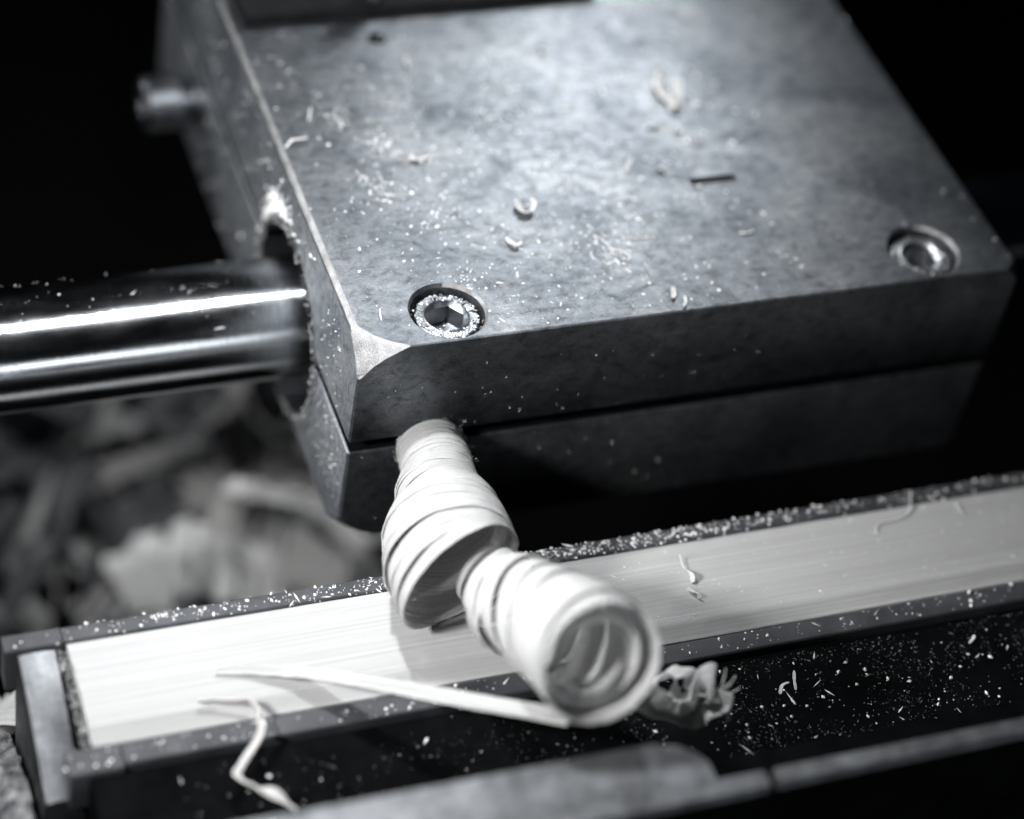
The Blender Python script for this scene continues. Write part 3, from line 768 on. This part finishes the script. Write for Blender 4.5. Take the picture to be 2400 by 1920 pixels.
# lumpy heap at the left end of the holder
def heap(name, x0, x1, y0, y1, zf, res, amp, m, label, cat):
    nx = int((x1 - x0) / res); ny = int((y1 - y0) / res)
    V = []; F = []
    for i in range(nx + 1):
        for j in range(ny + 1):
            x = x0 + i * res; y = y0 + j * res
            q = Vector((x, y, 0))
            h = amp * noise.noise(q * 3.2) + amp * .55 * noise.noise(q * 8) + amp * .35 * abs(noise.noise(q * 19)) + amp * .25 * noise.noise(q * 37)
            V.append((x + .05 * noise.noise(q * 6 + Vector((9, 0, 0))), y, zf(x, y) + h))
    for i in range(nx):
        for j in range(ny):
            a = i * (ny + 1) + j; F.append((a, a + ny + 1, a + ny + 2, a + 1))
    me = bpy.data.meshes.new(name); me.from_pydata(V, [], F); me.update(); me.shade_smooth()
    o = link(name, me, m)
    return tag(o, label, cat, kind='stuff')
heap_mat, nt, b, o = mat('sawdust_heap')
c = ramp(nt, ntex(nt, coords(nt), 9, 6, 0.7), [(0.40, (0.02, 0.022, 0.025)), (0.66, (0.22, 0.225, 0.23))])
nt.links.new(c, b.inputs['Base Color']); b.inputs['Roughness'].default_value = .8
heap('sawdust_heap', -3.35, -2.95, -3.2, -1.2, lambda x, y: -2.15 - .6 * max(0, (y + 1.9)) - 1.6 * max(0, -3.12 - x), .02, .10, heap_mat, 'lumpy grey heap of sawdust piled against the left end of the cane holder', 'sawdust heap')

# ---------------------------------------------------------------- pile of shavings far behind
pile_floor = finish(box_bm(-9, 8, -1.0, 14, -8.0, -7.8), 'drip_tray', bed_black)
tag(pile_floor, 'dark tray under the machine holding the fallen shavings', 'tray')
R = random.Random(21)
def loose(c, r, turns, wdt, L, rot, m, label, group, seed):
    ax = [Vector((-L / 2, 0, 0)), Vector((0, 0, L * .08)), Vector((L / 2, 0, 0))]
    Mx = Matrix.Translation(c) @ rot
    ax = [Mx @ a for a in ax]
    o = coil('wood_shaving', ax, turns, [(0, r * .7), (1, r)], [(0, wdt), (1, wdt)], [(0, .2), (1, .2)], [(0, .02), (1, .05)], None, seed, .02, seg=28, across=3, a0=seed, jitter=.08, m=m)
    return tag(o, label, 'wood shaving', group)
GP = 'loose shavings in the blurred pile under the rod'
LB = 'blurred curl of shaving in the pile under the rod, behind the cane holder'
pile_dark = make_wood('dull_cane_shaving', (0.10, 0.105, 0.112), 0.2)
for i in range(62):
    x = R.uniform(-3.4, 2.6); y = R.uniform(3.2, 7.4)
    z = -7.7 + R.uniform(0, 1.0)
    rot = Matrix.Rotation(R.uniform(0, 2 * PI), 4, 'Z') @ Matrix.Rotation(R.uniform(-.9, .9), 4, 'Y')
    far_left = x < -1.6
    loose(Vector((x, y, z)), R.uniform(.3, .6), R.uniform(.35, .9), R.uniform(.3, 1.0), R.uniform(.4, 1.6), rot, R.choice((pile_dark, pile_dark, grey_shaving_mat)) if far_left else R.choice((shaving_mat, pile_dark, pile_dark, grey_shaving_mat)), LB, GP, i)
def named(path, w0, w1, tw_, m, seed, label, amp=.08, k=6):
    return tag(crumple('wood_shaving', path, w0, w1, tw_, m, None, seed, .025, 50, k, amp), label, 'wood shaving')
named([(0.08, 3.45, -5.25), (0.58, 3.22, -5.2), (1.05, 2.88, -5.15), (1.5, 2.4, -5.2)], .34, .66, [(0, .15), (1, .5)], chip_mat, 31, 'bright blurred ribbon of shaving running under the lower left corner of the carriage')
named([(-1.0, 3.25, -6.4), (-.3, 3.4, -6.2), (.4, 3.1, -6.3), (1.1, 2.85, -6.4)], 1.2, .7, [(0, .2), (.5, -.2), (1, .1)], chip_mat, 32, 'broad bright blurred shaving low in the pile, just behind the rear ledge', .2)
for i in range(6):  # unseen shavings added so the rod reflects a bright band
    named([(-4.6 + i * .8, -.2, -3.45), (-4.3 + i * .8, -.35, -3.2), (-3.9 + i * .8, -.3, -3.3), (-3.6 + i * .8, -.2, -3.5)], .7, .6, [(0, .2), (1, -.3)], shaving_mat, 40 + i, 'unseen shaving added behind the cane holder to reflect in the rod, ' + ('farthest left', 'second from the left', 'third from the left', 'third from the right', 'second from the right', 'farthest right')[i] + ' of six', .05)
